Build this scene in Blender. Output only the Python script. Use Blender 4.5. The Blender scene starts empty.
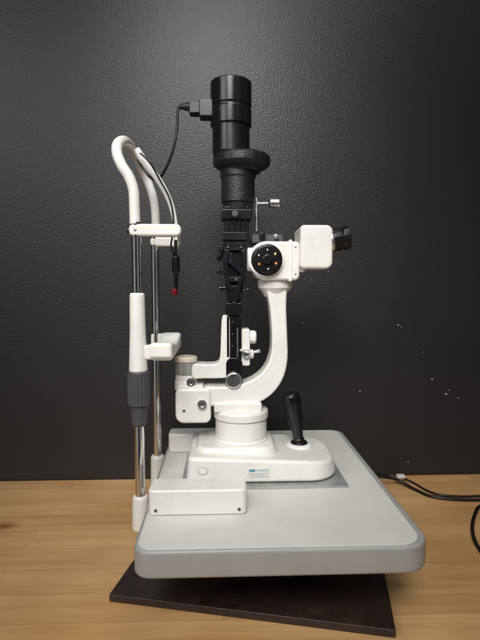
import bpy, bmesh, math, random
from mathutils import Vector, Matrix, Euler
random.seed(7)
R = math.radians
scene = bpy.context.scene
COL = scene.collection

# ------------------------------------------------------------------ camera
F = 480.0
CAM = Vector((0, 0, 0.516))
cam_d = bpy.data.cameras.new('camera'); cam = bpy.data.objects.new('camera', cam_d); COL.objects.link(cam)
cam.location = CAM
cam.rotation_euler = (R(90 - 4.3), 0, R(-2.1))
cam_d.sensor_fit = 'VERTICAL'; cam_d.sensor_height = 36; cam_d.lens = F / 640 * 36
cam_d.clip_start = 0.02; cam_d.clip_end = 50
scene.camera = cam
RM = cam.rotation_euler.to_matrix()

def P(px, py, Y=0.93):
    """point on the vertical plane at distance Y measured from the photograph"""
    d = RM @ Vector(((px - 240) / F, (320 - py) / F, -1))
    return CAM + d * (Y / d.y)
def gp(px, py, z):
    d = RM @ Vector(((px - 240) / F, (320 - py) / F, -1)); return CAM + d * ((z - CAM.z) / d.z)
def S(px, Y=0.93):
    return px * Y / F

# ------------------------------------------------------------------ materials
def mat(name, col, rough=0.4, metal=0.0, bump=0.0, bscale=200.0, var=0.0, vscale=12.0, coat=0.0, rvar=0.0, spec=0.5):
    m = bpy.data.materials.new(name); m.use_nodes = True
    nt = m.node_tree; b = nt.nodes['Principled BSDF']
    b.inputs['Base Color'].default_value = (*col, 1); b.inputs['Roughness'].default_value = rough
    b.inputs['Metallic'].default_value = metal; b.inputs['Coat Weight'].default_value = coat
    b.inputs['Specular IOR Level'].default_value = spec
    tc = nt.nodes.new('ShaderNodeTexCoord')
    if var or rvar:
        n = nt.nodes.new('ShaderNodeTexNoise'); n.inputs['Scale'].default_value = vscale; n.inputs['Detail'].default_value = 6
        n.inputs['Roughness'].default_value = 0.65
        nt.links.new(tc.outputs['Object'], n.inputs['Vector'])
        if var:
            r = nt.nodes.new('ShaderNodeMapRange'); r.inputs['From Min'].default_value = 0.3; r.inputs['From Max'].default_value = 0.7
            r.inputs['To Min'].default_value = 1 - var; r.inputs['To Max'].default_value = 1 + var * 0.4
            nt.links.new(n.outputs['Fac'], r.inputs['Value'])
            mx = nt.nodes.new('ShaderNodeVectorMath'); mx.operation = 'SCALE'; mx.inputs[0].default_value = col
            nt.links.new(r.outputs['Result'], mx.inputs['Scale']); nt.links.new(mx.outputs['Vector'], b.inputs['Base Color'])
        if rvar:
            r2 = nt.nodes.new('ShaderNodeMapRange'); r2.inputs['From Min'].default_value = 0.3; r2.inputs['From Max'].default_value = 0.7
            r2.inputs['To Min'].default_value = max(0.03, rough - rvar); r2.inputs['To Max'].default_value = rough + rvar
            nt.links.new(n.outputs['Fac'], r2.inputs['Value']); nt.links.new(r2.outputs['Result'], b.inputs['Roughness'])
    if bump:
        n = nt.nodes.new('ShaderNodeTexNoise'); n.inputs['Scale'].default_value = bscale; n.inputs['Detail'].default_value = 3
        nt.links.new(tc.outputs['Object'], n.inputs['Vector'])
        bp = nt.nodes.new('ShaderNodeBump'); bp.inputs['Strength'].default_value = bump; bp.inputs['Distance'].default_value = 0.001
        nt.links.new(n.outputs['Fac'], bp.inputs['Height']); nt.links.new(bp.outputs['Normal'], b.inputs['Normal'])
    return m

M = {}
M['white'] = mat('white_enamel', (0.81, 0.79, 0.735), 0.30, bump=0.12, bscale=500, var=0.08, vscale=14, coat=0.25, rvar=0.08)
M['white2'] = mat('white_plastic', (0.83, 0.815, 0.765), 0.42, bump=0.1, bscale=700, var=0.06, vscale=18, rvar=0.06)
M['cream'] = mat('aged_cream_plastic', (0.62, 0.57, 0.46), 0.25, var=0.1, vscale=30)
M['black'] = mat('black_anodised', (0.006, 0.006, 0.007), 0.26, bump=0.1, bscale=900, rvar=0.1)
M['crinkle'] = mat('black_crinkle_paint', (0.009, 0.009, 0.010), 0.40, bump=1.0, bscale=420)
M['rubber'] = mat('dark_grey_rubber', (0.06, 0.068, 0.066), 0.6, bump=0.3, bscale=600, var=0.15)
M['cable'] = mat('cable_rubber', (0.008, 0.008, 0.009), 0.38)
M['chrome'] = mat('polished_chrome', (0.80, 0.80, 0.81), 0.10, metal=1, rvar=0.04, vscale=40)
M['steel'] = mat('satin_steel', (0.70, 0.70, 0.69), 0.28, metal=1, rvar=0.08, vscale=30)
M['plate'] = mat('worn_metal_plate', (0.50, 0.50, 0.49), 0.35, metal=0.5, var=0.2, vscale=25, rvar=0.1)
M['badge'] = mat('pale_grey_badge', (0.52, 0.52, 0.505), 0.4)
M['acrylic'] = mat('clear_scale_ring', (0.42, 0.42, 0.38), 0.12, metal=0.35, var=0.25, vscale=60, coat=0.8)
M['laminate'] = mat('grey_laminate', (0.70, 0.685, 0.635), 0.42, bump=0.15, bscale=900, var=0.08, vscale=8, rvar=0.06)
M['edging'] = mat('grey_edging', (0.37, 0.365, 0.35), 0.42, bump=0.1, bscale=500, var=0.08, vscale=20)
M['red'] = mat('red_lens', (0.16, 0.006, 0.012), 0.2)
M['orange'] = mat('orange_print', (0.75, 0.28, 0.03), 0.5)
M['yellow'] = mat('yellow_print', (0.75, 0.6, 0.15), 0.5)
M['print'] = mat('white_print', (0.70, 0.70, 0.67), 0.5)
M['bluel'] = mat('pale_blue_print', (0.36, 0.50, 0.55), 0.4)
M['teal'] = mat('teal_print', (0.08, 0.27, 0.36), 0.4)
M['greyp'] = mat('grey_print', (0.35, 0.35, 0.34), 0.5)
M['board'] = mat('scuffed_black_board', (0.034, 0.022, 0.018), 0.40, bump=0.7, bscale=120, var=0.5, vscale=30, rvar=0.15)
M['glass'] = mat('dark_glass', (0.01, 0.012, 0.02), 0.05, coat=1)
M['chip'] = mat('bare_plaster', (0.42, 0.42, 0.41), 0.8)

def wall_mat():
    m = bpy.data.materials.new('charcoal_orange_peel_paint'); m.use_nodes = True; nt = m.node_tree; b = nt.nodes['Principled BSDF']
    N = nt.nodes.new; L = nt.links.new
    tc = N('ShaderNodeTexCoord')
    n1 = N('ShaderNodeTexNoise'); n1.inputs['Scale'].default_value = 240; n1.inputs['Detail'].default_value = 0.6; n1.inputs['Roughness'].default_value = 0.4
    n2 = N('ShaderNodeTexNoise'); n2.inputs['Scale'].default_value = 90; n2.inputs['Detail'].default_value = 1
    n3 = N('ShaderNodeTexNoise'); n3.inputs['Scale'].default_value = 3.0; n3.inputs['Detail'].default_value = 5
    for n in (n1, n2, n3): L(tc.outputs['Object'], n.inputs['Vector'])
    cr = N('ShaderNodeMapRange'); cr.interpolation_type = 'SMOOTHSTEP'; cr.inputs['From Min'].default_value = 0.28; cr.inputs['From Max'].default_value = 0.72
    L(n1.outputs['Fac'], cr.inputs['Value'])
    ad = N('ShaderNodeMath'); ad.operation = 'MULTIPLY_ADD'; ad.inputs[1].default_value = 0.8
    L(n2.outputs['Fac'], ad.inputs[0]); L(cr.outputs['Result'], ad.inputs[2])
    bp = N('ShaderNodeBump'); bp.inputs['Strength'].default_value = 0.42; bp.inputs['Distance'].default_value = 0.00055
    L(ad.outputs[0], bp.inputs['Height']); L(bp.outputs['Normal'], b.inputs['Normal'])
    mr = N('ShaderNodeMapRange'); mr.inputs['To Min'].default_value = 0.40; mr.inputs['To Max'].default_value = 0.47
    L(n3.outputs['Fac'], mr.inputs['Value']); L(mr.outputs['Result'], b.inputs['Roughness'])
    c2 = N('ShaderNodeValToRGB'); c2.color_ramp.elements[0].color = (0.0165, 0.0150, 0.0160, 1); c2.color_ramp.elements[1].color = (0.025, 0.0230, 0.0240, 1)
    L(n3.outputs['Fac'], c2.inputs['Fac']); L(c2.outputs['Color'], b.inputs['Base Color'])
    return m
M['wall'] = wall_mat()

def wood_mat():
    m = bpy.data.materials.new('butcher_block_wood'); m.use_nodes = True; nt = m.node_tree; b = nt.nodes['Principled BSDF']
    N = nt.nodes.new; L = nt.links.new
    tc = N('ShaderNodeTexCoord')
    br = N('ShaderNodeTexBrick'); br.offset = 0.37; br.inputs['Scale'].default_value = 1
    br.inputs['Brick Width'].default_value = 1.05; br.inputs['Row Height'].default_value = 0.070
    br.inputs['Mortar Size'].default_value = 0.0006; br.inputs['Mortar Smooth'].default_value = 0.6
    br.inputs['Color1'].default_value = (0.0, 0.0, 0.0, 1); br.inputs['Color2'].default_value = (1, 1, 1, 1); br.inputs['Mortar'].default_value = (0.5, 0.5, 0.5, 1)
    L(tc.outputs['Object'], br.inputs['Vector'])
    mp = N('ShaderNodeMapping'); mp.inputs['Scale'].default_value = (1.8, 26, 26)
    ofs = N('ShaderNodeVectorMath'); ofs.operation = 'MULTIPLY_ADD'; ofs.inputs[1].default_value = (3.1, 1.7, 5.3)
    L(br.outputs['Color'], ofs.inputs[0]); L(tc.outputs['Object'], ofs.inputs[2]); L(ofs.outputs['Vector'], mp.inputs['Vector'])
    n1 = N('ShaderNodeTexNoise'); n1.inputs['Scale'].default_value = 1.5; n1.inputs['Detail'].default_value = 8; n1.inputs['Roughness'].default_value = 0.6; n1.inputs['Distortion'].default_value = 0.8
    L(mp.outputs['Vector'], n1.inputs['Vector'])
    cr = N('ShaderNodeValToRGB')
    e = cr.color_ramp.elements
    e[0].position = 0.22; e[0].color = (0.55, 0.295, 0.108, 1); e[1].position = 0.78; e[1].color = (0.78, 0.50, 0.235, 1)
    k = e.new(0.5); k.color = (0.70, 0.425, 0.182, 1)
    L(n1.outputs['Fac'], cr.inputs['Fac'])
    hs = N('ShaderNodeHueSaturation'); hs.inputs['Saturation'].default_value = 1.0
    vr = N('ShaderNodeMapRange'); vr.inputs['To Min'].default_value = 0.91; vr.inputs['To Max'].default_value = 1.07
    sx = N('ShaderNodeSeparateColor'); L(br.outputs['Color'], sx.inputs['Color']); L(sx.outputs[0], vr.inputs['Value'])
    L(vr.outputs['Result'], hs.inputs['Value']); L(cr.outputs['Color'], hs.inputs['Color'])
    mj = N('ShaderNodeMix'); mj.data_type = 'RGBA'; mj.inputs['B'].default_value = (0.44, 0.23, 0.09, 1)
    L(br.outputs['Fac'], mj.inputs['Factor']); L(hs.outputs['Color'], mj.inputs['A'])
    n2 = N('ShaderNodeTexNoise'); n2.inputs['Scale'].default_value = 5; n2.inputs['Detail'].default_value = 4; L(tc.outputs['Object'], n2.inputs['Vector'])
    c2 = N('ShaderNodeValToRGB'); c2.color_ramp.elements[0].position = 0.3; c2.color_ramp.elements[0].color = (0.86, 0.78, 0.70, 1); c2.color_ramp.elements[1].position = 0.6; c2.color_ramp.elements[1].color = (1, 1, 1, 1)
    L(n2.outputs['Fac'], c2.inputs['Fac'])
    m2 = N('ShaderNodeMix'); m2.data_type = 'RGBA'; m2.blend_type = 'MULTIPLY'; m2.inputs['Factor'].default_value = 1
    L(mj.outputs['Result'], m2.inputs['A']); L(c2.outputs['Color'], m2.inputs['B'])
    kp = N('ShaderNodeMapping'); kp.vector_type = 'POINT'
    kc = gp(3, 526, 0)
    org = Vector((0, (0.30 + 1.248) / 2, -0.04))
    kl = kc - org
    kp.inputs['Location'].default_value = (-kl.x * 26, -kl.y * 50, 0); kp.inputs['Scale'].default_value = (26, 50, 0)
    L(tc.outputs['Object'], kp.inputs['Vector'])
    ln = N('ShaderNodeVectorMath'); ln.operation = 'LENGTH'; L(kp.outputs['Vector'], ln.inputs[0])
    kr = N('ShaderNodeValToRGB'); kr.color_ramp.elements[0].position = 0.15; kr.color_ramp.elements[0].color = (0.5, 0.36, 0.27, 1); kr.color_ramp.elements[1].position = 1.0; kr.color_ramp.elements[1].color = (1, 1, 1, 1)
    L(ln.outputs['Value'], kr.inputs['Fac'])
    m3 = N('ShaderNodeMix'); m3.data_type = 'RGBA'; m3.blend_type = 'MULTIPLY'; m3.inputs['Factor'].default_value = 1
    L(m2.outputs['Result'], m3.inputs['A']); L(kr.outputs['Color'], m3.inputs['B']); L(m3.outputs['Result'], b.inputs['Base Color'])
    b.inputs['Roughness'].default_value = 0.36; b.inputs['Coat Weight'].default_value = 0.15; b.inputs['Coat Roughness'].default_value = 0.22
    bp = N('ShaderNodeBump'); bp.inputs['Strength'].default_value = 0.10; bp.inputs['Distance'].default_value = 0.001
    L(n1.outputs['Fac'], bp.inputs['Height']); L(bp.outputs['Normal'], b.inputs['Normal'])
    return m
M['wood'] = wood_mat()

# ------------------------------------------------------------------ mesh helpers
ORG = {}
def finish(name, bm, m, parent=None, angle=38, label=None):
    bmesh.ops.remove_doubles(bm, verts=bm.verts, dist=1e-6)
    bmesh.ops.recalc_face_normals(bm, faces=bm.faces)
    xs = [v.co for v in bm.verts]
    lo = Vector((min(v.x for v in xs), min(v.y for v in xs), min(v.z for v in xs)))
    hi = Vector((max(v.x for v in xs), max(v.y for v in xs), max(v.z for v in xs)))
    o0 = Vector(((lo.x + hi.x) / 2, (lo.y + hi.y) / 2, lo.z))
    for v in bm.verts: v.co -= o0
    for f in bm.faces: f.smooth = True
    for e in bm.edges:
        if len(e.link_faces) == 2:
            e.smooth = e.calc_face_angle(0) < R(angle)
    me = bpy.data.meshes.new(name); bm.to_mesh(me); bm.free()
    me.materials.append(m)
    o = bpy.data.objects.new(name, me); COL.objects.link(o)
    po = ORG[parent.name] if parent else Vector((0, 0, 0))
    o.location = o0 - po
    if parent: o.parent = parent
    ORG[o.name] = o0
    w = o.modifiers.new('weighted', 'WEIGHTED_NORMAL'); w.keep_sharp = True
    if label: o['label'] = label
    return o
def empty(name, loc, parent=None):
    o = bpy.data.objects.new(name, None); COL.objects.link(o); o.empty_display_size = 0.05
    po = ORG[parent.name] if parent else Vector((0, 0, 0))
    o.location = Vector(loc) - po
    if parent: o.parent = parent
    ORG[o.name] = Vector(loc)
    return o
def bevel_sharp(bm, off, seg=3, ang=40, clamp=True):
    bm.normal_update()
    es = [e for e in bm.edges if len(e.link_faces) == 2 and e.calc_face_angle(0) > R(ang)]
    if es: bmesh.ops.bevel(bm, geom=es, offset=off, segments=seg, profile=0.5, affect='EDGES', clamp_overlap=clamp)
def join(bm, other):
    me = bpy.data.meshes.new('tmp'); other.to_mesh(me); other.free(); bm.from_mesh(me); bpy.data.meshes.remove(me)
def box(x0, x1, y0, y1, z0, z1, bev=0.0, seg=3, bm=None, rot=None):
    b = bmesh.new()
    bmesh.ops.create_cube(b, size=1)
    c = Vector(((x0 + x1) / 2, (y0 + y1) / 2, (z0 + z1) / 2))
    for v in b.verts: v.co = Vector((v.co.x * (x1 - x0), v.co.y * (y1 - y0), v.co.z * (z1 - z0)))
    if bev:
        bevel_sharp(b, bev, seg)
    if rot: bmesh.ops.rotate(b, verts=b.verts, matrix=rot)
    for v in b.verts: v.co += c
    if bm is None: return b
    join(bm, b); return bm
def prism(outline, axis, a0, a1, bev=0.0, seg=3, bm=None, clamp=True):
    b = bmesh.new()
    def mk(p, a): return Vector((p[0], a, p[1])) if axis == 'y' else Vector((p[0], p[1], a))
    v0 = [b.verts.new(mk(p, a0)) for p in outline]; v1 = [b.verts.new(mk(p, a1)) for p in outline]
    n = len(outline)
    b.faces.new(v0); b.faces.new(v1[::-1])
    for i in range(n): b.faces.new((v0[i], v1[i], v1[(i + 1) % n], v0[(i + 1) % n]))
    bmesh.ops.recalc_face_normals(b, faces=b.faces)
    if bev: bevel_sharp(b, bev, seg, clamp=clamp)
    if bm is None: return b
    join(bm, b); return bm
def rrect(x0, x1, y0, y1, r, n=8):
    lim = min(abs(x1 - x0), abs(y1 - y0)) * .46
    rs = r if isinstance(r, (list, tuple)) else [r] * 4
    rs = [min(q, lim) for q in rs]
    cs = [(x1, y1, -1, -1, 0), (x0, y1, 1, -1, 90), (x0, y0, 1, 1, 180), (x1, y0, -1, 1, 270)]
    out = []
    for (cx, cy, sx, sy, a0), rr in zip(cs, rs):
        ox, oy = cx + sx * rr, cy + sy * rr
        for i in range(n + 1):
            a = R(a0 + 90 * i / n); out.append((ox + rr * math.cos(a), oy + rr * math.sin(a)))
    return out
def chamfer_profile(prof, c):
    out = [prof[0]]
    for i in range(1, len(prof) - 1):
        p, a, b = Vector(prof[i]), Vector(prof[i - 1]), Vector(prof[i + 1])
        da, db = (a - p), (b - p)
        if da.length < 1e-7 or db.length < 1e-7: out.append(prof[i]); continue
        if da.angle(db) > R(155): out.append(prof[i]); continue
        k1 = min(c, da.length * .4); k2 = min(c, db.length * .4)
        p1 = p + da.normalized() * k1; p2 = p + db.normalized() * k2
        mid = (p1 + p2) / 2 * .5 + p * .5
        out += [tuple(p1), tuple(mid), tuple(p2)]
    out.append(prof[-1]); return out
def lathe(origin, axis, prof, n=48, c=0.0008, bm=None, knurl=None):
    b = bmesh.new()
    axis = Vector(axis).normalized()
    q = Vector((0, 0, 1)).rotation_difference(axis).to_matrix()
    pr = [(0, prof[0][1])] + list(prof) + [(0, prof[-1][1])]
    pr = chamfer_profile(pr, c)
    rings = []
    for (r, h) in pr:
        if r < 1e-7: rings.append([b.verts.new(Vector(origin) + q @ Vector((0, 0, h)))]); continue
        ring = []
        for i in range(n):
            rr = r
            if knurl and knurl[0] - 1e-6 <= h <= knurl[1] + 1e-6 and (i % 4) < 2: rr = r - knurl[2]
            a = 2 * math.pi * i / n
            ring.append(b.verts.new(Vector(origin) + q @ Vector((rr * math.cos(a), rr * math.sin(a), h))))
        rings.append(ring)
    for A, B in zip(rings, rings[1:]):
        if len(A) == 1 and len(B) == 1: continue
        if len(A) == 1:
            for i in range(n): b.faces.new((A[0], B[i], B[(i + 1) % n]))
        elif len(B) == 1:
            for i in range(n): b.faces.new((A[i], A[(i + 1) % n], B[0]))
        else:
            for i in range(n): b.faces.new((A[i], A[(i + 1) % n], B[(i + 1) % n], B[i]))
    if bm is None: return b
    join(bm, b); return bm
def vlathe(cx, prof, Y=0.93, n=48, c=0.0008, knurl=None, bm=None, x=None):
    mid = sum(p[0] for p in prof) / len(prof)
    o = P(cx, mid, Y); X = o.x if x is None else x
    pr = [(S(hw, Y), P(cx, py, Y).z) for py, hw in prof][::-1]
    kn = None
    if knurl: kn = (P(cx, knurl[1], Y).z, P(cx, knurl[0], Y).z, knurl[2])
    return lathe(Vector((X, Y, 0)), (0, 0, 1), pr, n, c, bm, kn)
def smooth_path(pts, sub=8, closed=False):
    pts = [Vector(p) for p in pts]; out = []; n = len(pts)
    rng = n if closed else n - 1
    for i in range(rng):
        if closed: p0, p1, p2, p3 = pts[i - 1], pts[i], pts[(i + 1) % n], pts[(i + 2) % n]
        else: p0 = pts[max(i - 1, 0)]; p1 = pts[i]; p2 = pts[i + 1]; p3 = pts[min(i + 2, n - 1)]
        for k in range(sub):
            t = k / sub
            out.append(0.5 * ((2 * p1) + (p2 - p0) * t + (2 * p0 - 5 * p1 + 4 * p2 - p3) * t * t + (3 * p1 - p0 - 3 * p2 + p3) * t ** 3))
    if not closed: out.append(pts[-1])
    return out
def tube(pts, r, n=16, sub=8, bm=None, smooth=True):
    path = smooth_path(pts, sub) if smooth else [Vector(p) for p in pts]
    b = bmesh.new(); rings = []
    rs = r if isinstance(r, (list, tuple)) else None
    up = None
    for i, p in enumerate(path):
        t = (path[min(i + 1, len(path) - 1)] - path[max(i - 1, 0)]).normalized()
        if up is None: up = t.orthogonal().normalized()
        else: up = (up - t * up.dot(t)).normalized()
        s = t.cross(up)
        if rs:
            u = i / (len(path) - 1) * (len(rs) - 1); k = min(int(u), len(rs) - 2); rad = rs[k] + (rs[k + 1] - rs[k]) * (u - k)
        else: rad = r
        rings.append([b.verts.new(p + (up * math.cos(2 * math.pi * j / n) + s * math.sin(2 * math.pi * j / n)) * rad) for j in range(n)])
    for A, B in zip(rings, rings[1:]):
        for j in range(n): b.faces.new((A[j], A[(j + 1) % n], B[(j + 1) % n], B[j]))
    b.faces.new(rings[0][::-1]); b.faces.new(rings[-1])
    if bm is None: return b
    join(bm, b); return bm
def ribbon(pts, widths, y0, y1, bev=0.004, sub=8, bm=None):
    path = smooth_path([Vector((p[0], 0, p[1])) for p in pts], sub)
    n = len(path); L = []; Rr = []
    for i, p in enumerate(path):
        t = (path[min(i + 1, n - 1)] - path[max(i - 1, 0)]).normalized(); nn = Vector((-t.z, 0, t.x))
        u = i / (n - 1) * (len(widths) - 1); k = min(int(u), len(widths) - 2); w = widths[k] + (widths[k + 1] - widths[k]) * (u - k)
        L.append(p + nn * w / 2); Rr.append(p - nn * w / 2)
    b = bmesh.new(); secs = []
    for a, c_ in zip(L, Rr):
        secs.append([b.verts.new((a.x, y0, a.z)), b.verts.new((c_.x, y0, c_.z)), b.verts.new((c_.x, y1, c_.z)), b.verts.new((a.x, y1, a.z))])
    for A, B in zip(secs, secs[1:]):
        for j in range(4): b.faces.new((A[j], A[(j + 1) % 4], B[(j + 1) % 4], B[j]))
    b.faces.new(secs[0][::-1]); b.faces.new(secs[-1])
    bmesh.ops.recalc_face_normals(b, faces=b.faces)
    if bev: bevel_sharp(b, bev, 3, 50)
    if bm is None: return b
    join(bm, b); return bm
def prbox(px0, py0, px1, py1, y0, y1, rad, bev=0.001, bm=None, seg=3):
    a = P(px0, py0, y0); c = P(px1, py1, y0)
    return prism(rrect(a.x, c.x, c.z, a.z, rad), 'y', y0, y1, bev, seg, bm)

# ------------------------------------------------------------------ setting
T = 0.153      # top of the tray above the workbench
WY = 1.25
wall = finish('wall', box(-2.6, 2.6, WY, WY + 0.1, -0.75, 2.5), M['wall'])
wall['kind'] = 'structure'
chips = [(326, 268, 1.1), (328, 271, .7), (398, 325, 1.2), (401, 327, .7), (432, 379, 1.2), (446, 394, 1.3), (449, 390, .7), (360, 391, .9), (458, 398, .8), (423, 352, .6), (408, 462, .7), (311, 280, .7), (303, 323, .6), (60, 300, .5), (362, 300, .5)]
for (px, py, s) in chips:
    c = P(px, py, WY); b = bmesh.new(); n = 9; vs = []
    for i in range(n):
        a = 2 * math.pi * i / n; rr = S(s, WY) * random.uniform(.45, 1.1)
        vs.append(b.verts.new((c.x + rr * math.cos(a) * 1.2, WY - 0.0004, c.z + rr * math.sin(a) * .8)))
    b.faces.new(vs)
    r = bmesh.ops.extrude_face_region(b, geom=b.faces[:])
    for v in [g for g in r['geom'] if isinstance(g, bmesh.types.BMVert)]: v.co.y -= 0.0008
    finish('paint_chip', b, M['chip'], wall)

bench = empty('workbench', (0, 0.8, -0.75))
bench['label'] = 'light wooden butcher block workbench top against the black wall'; bench['category'] = 'workbench'
finish('bench_top', box(-1.5, 1.5, 0.30, WY - 0.002, -0.04, 0.0, 0.003), M['wood'], bench)
for sx in (-1.4, 1.4):
    for sy in (0.36, 1.18):
        finish('leg', box(sx - .03, sx + .03, sy - .03, sy + .03, -0.75, -0.041, 0.003), M['black'], bench)

# ------------------------------------------------------------------ stand under the tray
stand = empty('equipment_stand', (0.1, 0.9, 0))
stand['label'] = 'scuffed flat black board lying askew on the bench beneath the grey tray'; stand['category'] = 'stand'
a = gp(109, 595, .012); b_ = gp(396, 631, .012)
e1 = (b_ - a); e1.z = 0; dep = Vector((-e1.y, e1.x, 0)).normalized() * 0.36
ol = [(a.x, a.y), (b_.x, b_.y), (b_.x + dep.x, b_.y + dep.y), (a.x + dep.x, a.y + dep.y)]
finish('board', prism(ol, 'z', 0.0005, 0.013, 0.0015), M['board'], stand)
TB = T - 0.041
finish('pedestal', box(-0.02, 0.2, 0.86, 1.06, 0.0135, TB - .0005, 0.004), M['black'], stand)

# ------------------------------------------------------------------ slit lamp
lamp = empty('slit_lamp', (0.08, 0.91, TB))
lamp['label'] = 'white and black eye examination slit lamp with chin rest on a grey tray'; lamp['category'] = 'slit lamp'

# tray
tx0, tx1, ty0, ty1 = -0.125, 0.295, 0.631, 1.168
tray = finish('tray', prism(rrect(tx0, tx1, ty0, ty1, [.03, .03, .026, .040], 10), 'z', TB, T, 0.0055, 5), M['edging'], lamp)
finish('tray_surface', prism(rrect(tx0 + .0055, tx1 - .0125, ty0 + .0045, ty1 - .008, [.024, .024, .021, .033], 10), 'z', T - 0.002, T + 0.0008, 0.0004, 1), M['laminate'], tray)

# rail covers
for (y0, y1) in ((0.729, 0.778), (1.012, 1.056)):
    cov = finish('rail_cover', prism(rrect(-0.117, 0.038, y0, y1, .009, 7), 'z', T + 0.001, T + 0.042, 0.0038, 5, clamp=False), M['white'], lamp)
    if y0 < 1:
        for sx in (-0.105, 0.0255):
            b = lathe((sx, y0 + 0.0005, T + 0.010), (0, -1, 0), [(0.0026, 0), (0.0026, 0.0014)], 16, .0003)
            finish('screw', b, M['rubber'], cov)
finish('axle', lathe((-0.03, 0.778, T + 0.0115), (0, 1, 0), [(0.004, 0), (0.004, 0.234)], 24), M['chrome'], lamp)
finish('slide_plate', prism(rrect(-0.075, 0.224, 0.822, 1.008, .004), 'z', T + 0.001, T + 0.005, 0.001, 2), M['plate'], lamp)

# carriage
ZB = T + 0.007
CF, CB = .834, 1.000
car = empty('carriage', (0.07, .93, ZB), lamp)
b = prism(rrect(-0.066, 0.214, CF, CB, [.055, .014, .014, .055], 12), 'z', ZB, T + 0.045, 0.0)
for v in b.verts:
    if v.co.z > T + .03:
        v.co.x = .07 + (v.co.x - .07) * .975; v.co.y = .917 + (v.co.y - .917) * .955
        v.co.z = T + .053 - max(0, v.co.x - .05) * .085
bevel_sharp(b, 0.007, 5)
finish('carriage_body', b, M['white'], car)
b = prism(rrect(-0.058, 0.106, 0.862, 0.992, .03, 10), 'z', T + .044, T + .060, 0.0)
for v in b.verts:
    if v.co.z > T + .05:
        v.co.x = .03 + (v.co.x - .03) * .88; v.co.y = .928 + (v.co.y - .928) * .90
bevel_sharp(b, 0.004, 4, 30)
finish('carriage_step', b, M['white'], car)
tl = (.0036 / .05)
def fy(z): return CF + (z - ZB) * tl
xa = P(248, 0, CF).x
def on_front(x0, x1, z0, z1, proud, bev=.0003):
    b = bmesh.new(); box(x0, x1, 0, .002, z0, z1, bev, 1, b)
    for v in b.verts: v.co.y = fy(v.co.z) - proud + v.co.y
    return b
pl = finish('maker_plate', on_front(xa, xa + .041, T + .016, T + .034, .0006), M['print'], car)
finish('printed_mark', on_front(xa + .003, xa + .014, T + .0275, T + .0318, .0010), M['teal'], pl)
finish('printed_mark', on_front(xa + .017, xa + .037, T + .0285, T + .0312, .0010), M['bluel'], pl)
for k in range(3):
    finish('printed_line', on_front(xa + .003, xa + .038 - .006 * (k % 2), T + .0180 + k * .0030, T + .0189 + k * .0030, .0010, .0002), M['greyp'], pl)
ze = T + .030
xe = P(200, 0, CF).x
b = lathe((0, 0, 0), (0, -1, 0), [(.0070, 0), (.0070, .0007)], 32, .0002)
for v in b.verts: v.co = Vector((xe + v.co.x * 1.35, fy(ze + v.co.z) + v.co.y, ze + v.co.z))
em = finish('emblem', b, M['badge'], car)
b = lathe((0, 0, 0), (0, -1, 0), [(.0052, 0), (.0052, .0011)], 32, .0002)
for v in b.verts: v.co = Vector((xe + v.co.x * 1.35, fy(ze + v.co.z) + v.co.y, ze + v.co.z))
finish('printed_mark', b, M['white2'], em)

# joystick
j0 = P(299, 446, .93); j1 = P(290, 398, .93)
joy = empty('joystick', (j0.x, .93, T + .044), lamp)
finish('joystick_plate', lathe((j0.x, .93, T + .040), (0, 0, 1), [(.026, 0), (.026, .0045), (.020, .007), (.014, .0075)], 40), M['white2'], joy)
finish('joystick_collar', lathe((j0.x, .93, T + .047), (0, 0, 1), [(.017, 0), (.0165, .003), (.0125, .0055)], 40), M['black'], joy)
ax = (j1 - j0); Lj = ax.length; base = Vector((j0.x, .93, T + .049))
pr = [(.0095, 0), (.0115, .004), (.0115, .007), (.0098, .009), (.0104, .016), (.0120, Lj * .30), (.0150, Lj * .52), (.0180, Lj * .74), (.0192, Lj * .88), (.0182, Lj * .97), (.0145, Lj * 1.02)]
finish('joystick_grip', lathe(base, ax, pr, 48, .001, knurl=(.016, Lj * .9, .0006)), M['black'], joy)

# turret
cx = P(241, 430, .93).x
finish('turret', lathe((cx, .93, T + .060), (0, 0, 1), [(.054, 0), (.054, .003), (.0505, .005), (.0505, .040), (.0490, .041), (.0490, .0425), (.0535, .0435), (.0535, .056), (.050, .060)], 64, .001), M['white'], lamp)

# microscope arm (J shaped casting running into a flat beam)
yf, yb = .906, .954
def pp(px, py, y=yf):
    p = P(px, py, y); return (p.x, p.z)
arm = empty('microscope_arm', (cx, .93, T + .1), lamp)
outl = [(267.5, 286), (270, 308), (272, 335), (271, 354), (265, 369), (254, 379), (240, 384.5), (222, 387), (202, 388.5), (201, 406), (215, 406.5), (232, 406.5), (250, 405.5), (264, 400.5), (276, 390.5), (284.5, 376), (288, 358), (287.5, 335), (286.5, 308), (285.5, 286)]
sp = smooth_path([Vector((pp(*p)[0], 0, pp(*p)[1])) for p in outl], 3, closed=True)
finish('curved_arm', prism([(p.x, p.z) for p in sp], 'y', yf, yb, .0045, 4, clamp=False), M['white'], arm)
finish('arm_saddle', prbox(214, 403.5, 262, 412.5, .897, .962, .004, .003), M['white'], arm)
a = P(175, 389, .900); c = P(211, 423.5, .900)
finish('arm_block', prism(rrect(a.x, c.x, c.z, a.z, [.008, .012, .016, .012], 8), 'y', .900, .958, .0055, 5, clamp=False), M['white'], arm)
finish('block_cap', prbox(178, 386, 203, 391, .904, .954, .002, .0015), M['white2'], arm)
for (kx, ky, r_, yk) in ((202, 404, 4.4, .9), (191, 382.0, 4.4, .911)):
    k = P(kx, ky, yk - .004)
    finish('clamp_screw', lathe((k.x, yk, k.z), (0, -1, 0), [(S(r_), 0), (S(r_), .007), (S(r_ * .6), .0072), (S(r_ * .55), .004)], 24, .0005), M['steel'], arm)
k = P(184, 411, .9)
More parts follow.
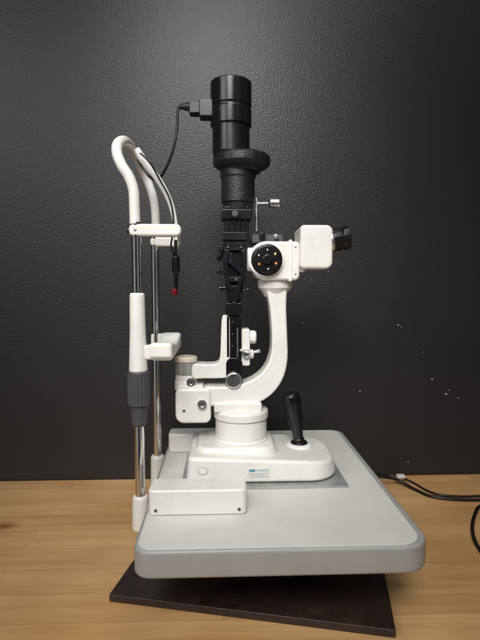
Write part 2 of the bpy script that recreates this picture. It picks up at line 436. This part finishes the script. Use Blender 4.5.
finish('hex_socket', lathe((k.x, .9005, k.z), (0, -1, 0), [(.003, 0), (.003, .001)], 6, .0002), M['rubber'], arm)
finish('arm_head', lathe((P(275, 285).x, .93, 0), (0, 0, 1), [(S(10.5), P(0, 297).z), (S(14), P(0, 291).z), (S(17), P(0, 288).z), (S(17.5), P(0, 280).z)], 48, .001), M['white'], arm)

# pivot post at the left
piv = empty('pivot_post', (P(186, 400).x, .93, P(186, 392).z), lamp)
finish('pivot_column', vlathe(186, [(374, 10.5), (380, 10.5), (381, 11.3), (389, 11.3)], .93), M['white'], piv)
finish('pivot_cap', vlathe(186, [(356, 9.5), (357, 11.4), (361, 11.4)], .93), M['cream'], piv)
finish('scale_ring', vlathe(186, [(361.2, 10.6), (373.8, 10.6)], .93), M['acrylic'], piv)

# illumination arm (white yoke)
ill = empty('illumination_arm', (P(225, 360).x, .93, P(225, 378).z), lamp)
y0, y1 = .912, .948
L_out = [(193, 365), (205, 364.5), (215, 364), (219.5, 360), (220.5, 350), (221, 335), (222, 318), (225, 315.5), (229.5, 317), (230, 335), (230, 355), (230, 372), (227, 377.5), (218, 378.5), (205, 378.5), (193, 378)]
sp = smooth_path([Vector((pp(*p, y0)[0], 0, pp(*p, y0)[1])) for p in L_out], 3, closed=True)
finish('yoke_side', prism([(p.x, p.z) for p in sp], 'y', y0, y1, .0025, 3, clamp=False), M['white'], ill)
finish('yoke_side', prbox(241.5, 329, 250, 366, y0 + .003, y1, .004, .0025), M['white'], ill)
k = P(249, 337, .93)
finish('centring_knob', lathe(k, (1, 0, 0), [(.011, 0), (.013, .002), (.013, .011), (.010, .014)], 32, knurl=(.002, .011, .0007)), M['white2'], ill)
k = P(248, 354, .93)
finish('centring_knob', lathe(k, (1, 0, 0), [(.007, 0), (.009, .002), (.009, .009), (.007, .011)], 28), M['white2'], ill)
finish('slit_lever', tube([P(240, 350, .905), P(247, 352, .9), P(254, 352, .9), P(260, 350.5, .9)], [.0028, .002, .0035], 14), M['chrome'], ill)
finish('lever_boss', lathe(P(246, 353, .916), (0, -1, 0), [(.008, 0), (.008, .010), (.005, .013)], 28), M['steel'], ill)

# illumination tower (black)
tow = empty('illumination_tower', (P(234, 390).x, .93, P(234, 390).z), lamp)
b = prbox(228, 298, 240, 391, .915, .945, .006, .0015)
prbox(225.5, 303, 242, 315, .910, .95, .003, .0015, b)
prbox(226, 358, 242.5, 390.5, .909, .944, .012, .0015, b)
prbox(226.8, 316, 229.2, 357, .911, .948, .001, .0006, b)
prbox(239.0, 316, 241.2, 357, .911, .948, .001, .0006, b)
finish('tower_column', b, M['black'], tow)
taper = [pp(x, y, .917) for x, y in ((223.5, 242), (247.5, 242), (247, 262), (244, 280), (241.5, 301), (227, 301), (225, 280), (223, 262))]
finish('slit_mechanism', prism(taper, 'y', .917, .945, .0015, 2), M['black'], tow)
k = P(233.5, 380, .905)
finish('tilt_knob', lathe((k.x, .909, k.z), (0, -1, 0), [(S(8), 0), (S(8), .008), (S(6.8), .010)], 48, .0008), M['steel'], tow)
finish('guide_rod', tube([P(237.5, 328, .911), P(237.5, 357, .911)], .0015, 12, smooth=False), M['steel'], tow)
for py in (322, 334, 346):
    finish('screw', lathe((P(232.5, py, .915).x, .9155, P(232.5, py, .915).z), (0, -1, 0), [(.0016, 0), (.0016, .0012)], 16, .0003), M['rubber'], tow)
b = bmesh.new()
prbox(224, 206, 249, 246, .907, .95, .003, .0015, b)
prbox(221, 209, 252.5, 219, .90, .952, .003, .0015, b)
prbox(222.5, 232, 247, 240, .902, .951, .002, .001, b)
finish('slit_head', b, M['black'], tow)
for px in (229, 234, 240, 245):
    finish('head_rib', tube([P(px, 219, .906), P(px, 232, .906)], .0024, 12, smooth=False), M['black'], tow)
finish('head_dial', lathe(P(235, 214, .9005), (0, -1, 0), [(.006, 0), (.006, .004), (.003, .0045)], 28), M['rubber'], tow)
ml = Matrix.Rotation(R(42), 3, 'Y')
c0 = P(236, 267, .905)
finish('mirror', box(c0.x - .015, c0.x + .015, .9085, .9165, c0.z - .0035, c0.z + .0035, .0008, 2, None, ml), M['glass'], tow)
for (x0, ya, x1, yb_, f0) in ((222, 243, 247, 250.5, .909), (224, 253, 233, 264, .912), (241, 252, 249, 264, .911), (226, 277, 245, 282, .909), (229, 286, 241, 299, .911)):
    finish('clamp_plate', prbox(x0, ya, x1, yb_, f0, .947, .002, .001), M['black'], tow)
finish('swing_arm', ribbon([pp(243, 250, .906), pp(245, 262, .906), pp(242.5, 276, .906), pp(238, 290, .906), pp(236, 301, .906)], [.008, .007, .008], .904, .912, .001, 6), M['black'], tow)
finish('swing_arm', ribbon([pp(227, 250, .906), pp(225.5, 262, .906), pp(227, 276, .906), pp(230, 290, .906), pp(232, 301, .906)], [.008, .007, .008], .903, .911, .001, 6), M['black'], tow)
finish('lever_block', prbox(218.5, 246, 229, 252, .915, .94, .0015, .001), M['black'], tow)
finish('filter_lever', lathe(P(220.5, 255, .925), (-.35, 0, -1), [(.004, -.004), (.005, .006), (.003, .012)], 20), M['black'], tow)
finish('filter_lever', lathe(P(222.5, 288, .925), (-1, 0, -.2), [(.003, -.012), (.003, .000), (.006, .001), (.006, .006)], 20), M['black'], tow)
finish('filter_lever', lathe(P(221.0, 272, .925), (-.9, 0, .4), [(.003, -.014), (.003, .002), (.005, .003), (.005, .007)], 20), M['black'], tow)
finish('filter_lever', lathe(P(247, 290, .925), (1, 0, .1), [(.002, -.016), (.002, -.002), (.0045, -.001), (.0045, .004)], 20), M['black'], tow)
for px, py, rr, yy in ((233.5, 301, .0042, .9105), (236, 279.5, .0026, .909), (228, 247, .0024, .909), (241, 247, .0024, .909), (245, 258, .003, .911)):
    q_ = P(px, py, .908)
    finish('pivot_screw', lathe((q_.x, yy, q_.z), (0, -1, 0), [(rr, 0), (rr, .0035)], 20, .0004), M['rubber'], tow)
finish('knurled_collar', vlathe(238, [(171, 17.5), (178, 17.5), (179, 16.5), (203, 16.5), (204, 15), (211, 14)], .93, 120, .0006, knurl=(180, 202, .0009)), M['crinkle'], tow)
finish('flange', vlathe(241.5, [(154, 21), (156, 26), (158, 28), (165, 28), (168, 25), (170, 20), (173, 18)], .93, 72, .001, knurl=(158, 165, .0005)), M['crinkle'], tow)
finish('lamp_housing', vlathe(231, [(82.5, 18), (84, 20), (107, 20), (108, 19), (110, 19), (111, 20), (127, 20), (128, 18.2), (154, 18.2), (156, 17)], .93, 72, .0009), M['black'], tow)
finish('tower_rod', lathe(P(249, 203.5, .93), (1, 0, 0), [(.0032, 0), (.0032, .040)], 20), M['chrome'], tow)
finish('rod_knob', lathe(P(268, 203, .93), (1, 0, 0), [(.004, 0), (.006, .002), (.009, .004), (.009, .021), (.007, .023)], 36), M['steel'], tow)
finish('filter_pin', tube([P(256.5, 198, .925), P(256.5, 231, .925)], .0033, 14, smooth=False), M['steel'], tow)

# cable and plug of the lamp house
lc = empty('lamp_cable', P(190, 107), lamp)
finish('socket', prbox(199, 98.5, 213, 116, .915, .945, .003, .002), M['black'], lc)
b = bmesh.new()
prbox(189, 101, 200, 113, .918, .942, .003, .002, b)
lathe(P(190, 107, .93), (-1, 0, .03), [(.0085, 0), (.0075, .006), (.0055, .014), (.0045, .020)], 20, bm=b)
finish('plug', b, M['cable'], lc)
finish('cord', tube([P(184, 106.5, .93), P(179, 107, .93), P(177.5, 113, .93), P(177, 128, .93), P(173, 150, .93), P(165, 170, .94), P(158, 179, .96), P(150, 177, .98), P(142, 166, .985), P(137, 157, .975)], .0026, 12), M['cable'], lc)

# microscope
mic = empty('microscope', P(275, 282), lamp)
yq = .888; yr = .972
a = P(252, 241, yq); c = P(300, 280.5, yq)
finish('microscope_body', prism(rrect(a.x, c.x, c.z, a.z, [.009, .026, .026, .010], 12), 'y', yq, yr, .006, 5, clamp=False), M['white'], mic)
finish('joint_band', prbox(289, 239.5, 292, 281.3, yq - .002, yr + .002, .003, .0008), M['white2'], mic)
for yy in (.905, .955):
    finish('objective', lathe(P(247, 259.5, yy), (1, 0, 0), [(.018, 0), (.022, .002), (.022, .012), (.025, .0125), (.025, .022)], 40), M['white2'], mic)
dk = P(267, 259.5, yq - .008)
finish('drum_seat', lathe((dk.x, yq + .001, dk.z), (0, -1, 0), [(S(18.3, .88), 0), (S(18.3, .88), .003), (S(17.3, .88), .0045)], 64, .0008), M['white2'], mic)
dr = finish('magnification_drum', lathe((dk.x, yq - .003, dk.z), (0, -1, 0), [(S(15.8, .88), 0), (S(15.8, .88), .002), (S(14.5, .88), .0025), (S(14.5, .88), .011), (S(13, .88), .013)], 72, .0006, knurl=(.0025, .011, .0006)), M['black'], mic)
finish('drum_hub', lathe((dk.x, yq - .016, dk.z), (0, -1, 0), [(S(5, .88), 0), (S(5, .88), .004), (S(4, .88), .005)], 32, .0004), M['black'], dr)
for i, (an, mm) in enumerate(((90, 'print'), (35, 'yellow'), (-25, 'orange'), (-85, 'print'), (-150, 'orange'), (155, 'print'))):
    rr = S(9.4, .88); a_ = R(an)
    cxx = dk.x + rr * math.cos(a_); czz = dk.z + rr * math.sin(a_)
    b = bmesh.new(); w = .0019 if mm != 'print' else .0013
    box(cxx - w, cxx + w, yq - .0167, yq - .0155, czz - w * 1.1, czz + w * 1.1, .0004, 2, b)
    finish('printed_mark', b, M[mm], dr)
for sy in (247, 274):
    k = P(295.5, sy, yq)
    finish('screw', lathe((k.x, yq + .0005, k.z), (0, -1, 0), [(.0018, 0), (.0018, .0010)], 14, .0003), M['steel'], mic)
finish('top_bracket', prbox(252, 234.5, 283, 242.5, .90, .96, .002, .0015), M['rubber'], mic)
finish('bracket_knob', lathe(P(262, 236.5, .90), (0, -1, 0), [(.006, 0), (.006, .010)], 24), M['black'], mic)
finish('bracket_knob', lathe(P(276, 237, .90), (0, -1, 0), [(.0045, 0), (.0045, .008)], 24), M['steel'], mic)
finish('neck', prbox(298, 243, 306, 272, .895, .965, .006, .002), M['white2'], mic)
yh = .880
a = P(300.5, 224.5, yh); c = P(333, 269, yh)
b = prism(rrect(a.x, c.x, c.z, a.z, [.013, .008, .009, .013], 8), 'y', yh, .976, .006, 5, clamp=False)
for v in b.verts:
    v.co.x += (v.co.y - yh) * 0.03
finish('binocular_head', b, M['white'], mic)
for yy in (.900, .956):
    e0 = P(331, 240.5, yy - .01); e1_ = P(349.5, 236.5, yy - .01); ex = Vector((e1_.x - e0.x, 0, e1_.z - e0.z))
    e0.y = yy; le = ex.length
    ey = finish('eyepiece', lathe(e0, ex, [(.019, 0), (.019, .004), (.0215, .006), (.0215, le * .55), (.0200, le * .62), (.0225, le * .70), (.0225, le), (.017, le + .001), (.014, le - .004)], 64, .0008, knurl=(.006, le * .55, .0006)), M['black'], mic)
    finish('eyepiece_ring', lathe(e0 - ex.normalized() * .001, ex, [(.0215, 0), (.0215, .005)], 48), M['steel'], ey)

# head rest
hr = empty('head_rest', (-0.14, .92, T - .06), lamp)
NY, FY = .81, 1.03
nx = P(139.5, 440, NY).x; fx = P(157.5, 440, FY).x
def zz(py, Y): return P(140, py, Y).z
def rod(x, y, z0, z1, r, m, name):
    return finish(name, lathe((x, y, 0), (0, 0, 1), [(r, z0), (r, z1)], 32), m, hr)
rod(nx, NY, zz(505, NY), zz(222, NY), S(5.0, NY), M['chrome'], 'post')
rod(fx, FY, zz(470, FY), zz(230, FY), S(4.2, FY), M['chrome'], 'post')
finish('foot', vlathe(0, [(498, 7.2), (501, 8.3), (529, 8.8), (531, 8)], NY, x=nx), M['white'], hr)
finish('foot', vlathe(0, [(457, 6), (459, 7), (484, 7.3), (486, 7)], FY, x=fx), M['white'], hr)
finish('foot_bracket', box(nx - .004, tx0 + .06, NY - .012, NY + .012, TB - .012, TB - .0005, .002), M['white'], hr)
finish('foot_bracket', box(fx - .004, tx0 + .06, FY - .012, FY + .012, TB - .012, TB - .0005, .002), M['white'], hr)
finish('height_sleeve', vlathe(0, [(293, 6.2), (295, 7.4), (330, 7.8), (371, 9.2), (373, 8)], NY, x=nx), M['white2'], hr)
finish('height_grip', vlathe(0, [(372, 10), (374, 11), (403, 11), (405, 10), (406, 8.6), (425, 7.6), (427, 6.5)], NY, 72, .0008, knurl=(374, 403, .0013), x=nx), M['rubber'], hr)
finish('post_ring', vlathe(0, [(404, 10.6), (406, 10.6)], NY, x=nx), M['rubber'], hr)
def bracket(Y, x0, x1, zt, zb):
    return prism(rrect(x0, x1, zb, zt, .0085, 8), 'y', Y - .009, Y + .009, .0045, 4)
zt, zb = P(150, 223.5, .80).z, P(150, 236.0, .80).z
finish('forehead_bracket', bracket(NY, nx - .011, P(181, 230, .80).x, zt, zb), M['white'], hr)
finish('forehead_bracket', bracket(FY, fx - .009, P(180, 242, 1.02).x, zt, zb), M['white'], hr)
xb = P(177.5, 230, NY).x
xf = P(178.5, 242, FY).x
path = [(xb, NY + .007, 0), (xb - .002, .86, 0), (xb - .006, .92, 0), (xf - .004, .98, 0), (xf, FY - .007, 0)]
sp = smooth_path(path, 8); b = bmesh.new(); secs = []
for p in sp: secs.append([b.verts.new((p.x - .0012, p.y, zb - .004)), b.verts.new((p.x + .0012, p.y, zb - .004)), b.verts.new((p.x + .0012, p.y, zt - .004)), b.verts.new((p.x - .0012, p.y, zt - .004))])
for A, B in zip(secs, secs[1:]):
    for q in range(4): b.faces.new((A[q], A[(q + 1) % 4], B[(q + 1) % 4], B[q]))
b.faces.new(secs[0]); b.faces.new(secs[-1][::-1])
finish('forehead_band', b, M['white2'], hr)
finish('bracket_screw', lathe((nx - .010, NY, (zt + zb) / 2), (-1, 0, 0), [(.005, 0), (.005, .005)], 20), M['black'], hr)
finish('screw', lathe((nx, NY - .0085, (zt + zb) / 2), (0, -1, 0), [(.0024, 0), (.0024, .0012)], 16, .0003), M['steel'], hr)
arch = [P(135, 224, NY), P(134.5, 205, NY), P(133.5, 190, NY), P(129, 177, NY), P(121.5, 165, NY), P(117, 153, NY + .005), P(118, 144, NY + .02), P(124, 141, .86), P(130, 146, .92), P(134.5, 154, .97), P(140, 165, 1.01), P(147, 180, FY), P(153, 197, FY), P(155.5, 215, FY), P(156, 240, FY)]
finish('arch', tube(arch, S(5.0, .85), 24), M['white'], hr)
finish('chin_bracket', prbox(143, 345.5, 168, 360, NY - .009, NY + .012, .006, .004), M['white'], hr)
finish('chin_bracket', prism(rrect(fx - .01, P(166, 340, FY).x, zz(360, NY), zz(347, NY), .004), 'y', FY - .008, FY + .01, .002), M['white'], hr)
# chin cup: rounded tray between the two brackets, its top dips in the middle
x0c, x1c, y0c, y1c = P(149, 340, .8).x, P(173.5, 340, .82).x, NY - .014, FY - .05
zc0, zc1 = zz(361.5, .8), zz(343, .8)
b = bmesh.new(); NYC = 22
outl = []
for i in range(NYC + 1):
    t = i / NYC; outl.append((y0c + (y1c - y0c) * t, zc1 - .010 * math.sin(math.pi * t) ** 2))
outl += [(y1c, zc0 + .009), (y1c - .004, zc0 + .003), (y1c - .014, zc0), (y0c + .012, zc0), (y0c + .003, zc0 + .003), (y0c, zc0 + .009)]
v0 = [b.verts.new((x0c, p[0], p[1])) for p in outl]; v1 = [b.verts.new((x1c, p[0], p[1])) for p in outl]
b.faces.new(v0); b.faces.new(v1[::-1])
for i in range(len(outl)): b.faces.new((v0[i], v1[i], v1[(i + 1) % len(outl)], v0[(i + 1) % len(outl)]))
bmesh.ops.recalc_face_normals(b, faces=b.faces); bevel_sharp(b, .0065, 5, 40, clamp=False)
finish('chin_cup', b, M['white2'], hr)
# fixation lamp
fix = [P(136, 150, .92), P(146, 164, .92), P(157, 178, .92), P(166, 193, .92), P(172, 208, .92), P(175.5, 226, .92), P(176, 240, .92)]
finish('fixation_arm', tube(fix, [S(4.2), S(3.6), S(3.0), S(2.6), S(2.2)], 16), M['white2'], hr)
finish('fixation_rod', tube([P(176, 238, .92), P(175.5, 250, .92), P(176, 259, .92)], .0028, 12), M['black'], hr)
finish('fixation_light', vlathe(176, [(256, 3), (257, 3.9), (271, 3.9), (273, 2.2), (288, 1.9), (289, 1.8)], .92), M['black'], hr)
finish('fixation_lens', vlathe(174.5, [(288.5, 2.0), (290, 3.2), (294, 3.2), (295, 2.2)], .92), M['red'], hr)
finish('fixation_cord', tube([P(140, 153, .90), P(150, 163, .90), P(160, 180, .905), P(169, 197, .905), P(173, 214, .905), P(173, 232, .905), P(171, 246, .91), P(174.5, 257, .917)], .0018, 10), M['cable'], hr)

# ------------------------------------------------------------------ power cord on the bench
pc = empty('power_cord', gp(440, 495, 0.005))
pc['label'] = 'black power cord lying on the bench to the right of the grey tray'; pc['category'] = 'cord'
r = .0038
pts = [Vector((.22, 1.12, .07)), P(372, 476, 1.165), P(384, 477, 1.17), P(398, 480, 1.18), gp(414, 489, r), gp(430, 496, r), gp(450, 499, r), gp(475, 500, r), gp(510, 499, r), gp(540, 505, r), gp(535, 525, r), gp(505, 520, r * 2), gp(482, 506, r), gp(474, 517, r), gp(472.5, 532, r), gp(478, 547, r), gp(490, 558, r), gp(520, 566, r)]
finish('cord', tube(pts, r, 14), M['cable'], pc)
pts = [Vector((.23, 1.14, .07)), P(380, 474, 1.2), P(396, 476, 1.2), P(410, 481, 1.2), gp(428, 491, r), gp(446, 495.5, r), gp(480, 496, r), gp(540, 490, r)]
finish('cord', tube(pts, r * .7, 14), M['cable'], pc)
a = P(400, 475.5, 1.19)
finish('cord_tag', box(a.x - .010, a.x + .010, a.y - .012, a.y + .003, a.z - .004, a.z + .004, .002), M['print'], pc)

# ------------------------------------------------------------------ light
def area(name, loc, target, sx, sy, e, col):
    l = bpy.data.lights.new(name, 'AREA'); l.shape = 'RECTANGLE'; l.size = sx; l.size_y = sy; l.energy = e; l.color = col
    o = bpy.data.objects.new(name, l); COL.objects.link(o); o.location = loc
    o.rotation_euler = (Vector(target) - Vector(loc)).to_track_quat('-Z', 'Y').to_euler()
    return o
def spot(name, loc, target, e, size, soft, col):
    l = bpy.data.lights.new(name, 'SPOT'); l.energy = e; l.spot_size = R(size); l.spot_blend = 1.0; l.shadow_soft_size = soft; l.color = col
    o = bpy.data.objects.new(name, l); COL.objects.link(o); o.location = loc
    o.rotation_euler = (Vector(target) - Vector(loc)).to_track_quat('-Z', 'Y').to_euler()
area('window_light', (-1.5, -0.7, 1.6), (0, 0.95, .35), 1.0, 1.1, 13, (0.96, 0.98, 1.0))
area('ceiling_light', (0.3, 0.3, 2.1), (0.1, 0.9, 0), 1.0, 0.5, 5, (1.0, 0.97, 0.93))
spot('vignette_spot', (-.15, -.45, 1.45), (0.05, .93, .34), 128, 45, .40, (1.0, .985, .965))  # added spot; its soft narrow cone imitates darkened corners
spot('wall_glow_spot', (-.06, .05, 1.66), (-.02, 1.25, .84), 52, 52, .26, (1.0, .985, 1.0))  # added spot, aimed and narrowed for the wall glow and dark corners

w = bpy.data.worlds.new('World'); scene.world = w; w.use_nodes = True
nt = w.node_tree; N = nt.nodes.new; L = nt.links.new; bg = nt.nodes['Background']
tc = N('ShaderNodeTexCoord'); sep = N('ShaderNodeSeparateXYZ'); L(tc.outputs['Generated'], sep.inputs[0])
at = N('ShaderNodeMath'); at.operation = 'ARCTAN2'; L(sep.outputs['X'], at.inputs[0]); L(sep.outputs['Y'], at.inputs[1])
mr = N('ShaderNodeMapRange'); mr.inputs['From Min'].default_value = -math.pi; mr.inputs['From Max'].default_value = math.pi; L(at.outputs[0], mr.inputs['Value'])
cr = N('ShaderNodeValToRGB'); e = cr.color_ramp.elements
e[0].position = 0; e[0].color = (.10, .10, .11, 1); e[1].position = 1; e[1].color = (.10, .10, .11, 1)
for pos, v in ((.07, .10), (.09, 1.0), (.16, 1.1), (.18, .08), (.26, .06), (.28, .5), (.33, .5), (.35, .05), (.66, .05), (.70, .35), (.74, .35), (.78, .08), (.86, .1), (.88, .8), (.92, .8), (.94, .08)):  # invented bright and dark bands around the scene for the chrome to reflect
    k = e.new(pos); k.color = (v, v, v * 1.03, 1)
L(mr.outputs['Result'], cr.inputs['Fac']); L(cr.outputs['Color'], bg.inputs['Color'])
bg.inputs['Strength'].default_value = 0.32
scene.view_settings.view_transform = 'Standard'; scene.view_settings.look = 'None'; scene.view_settings.exposure = 0
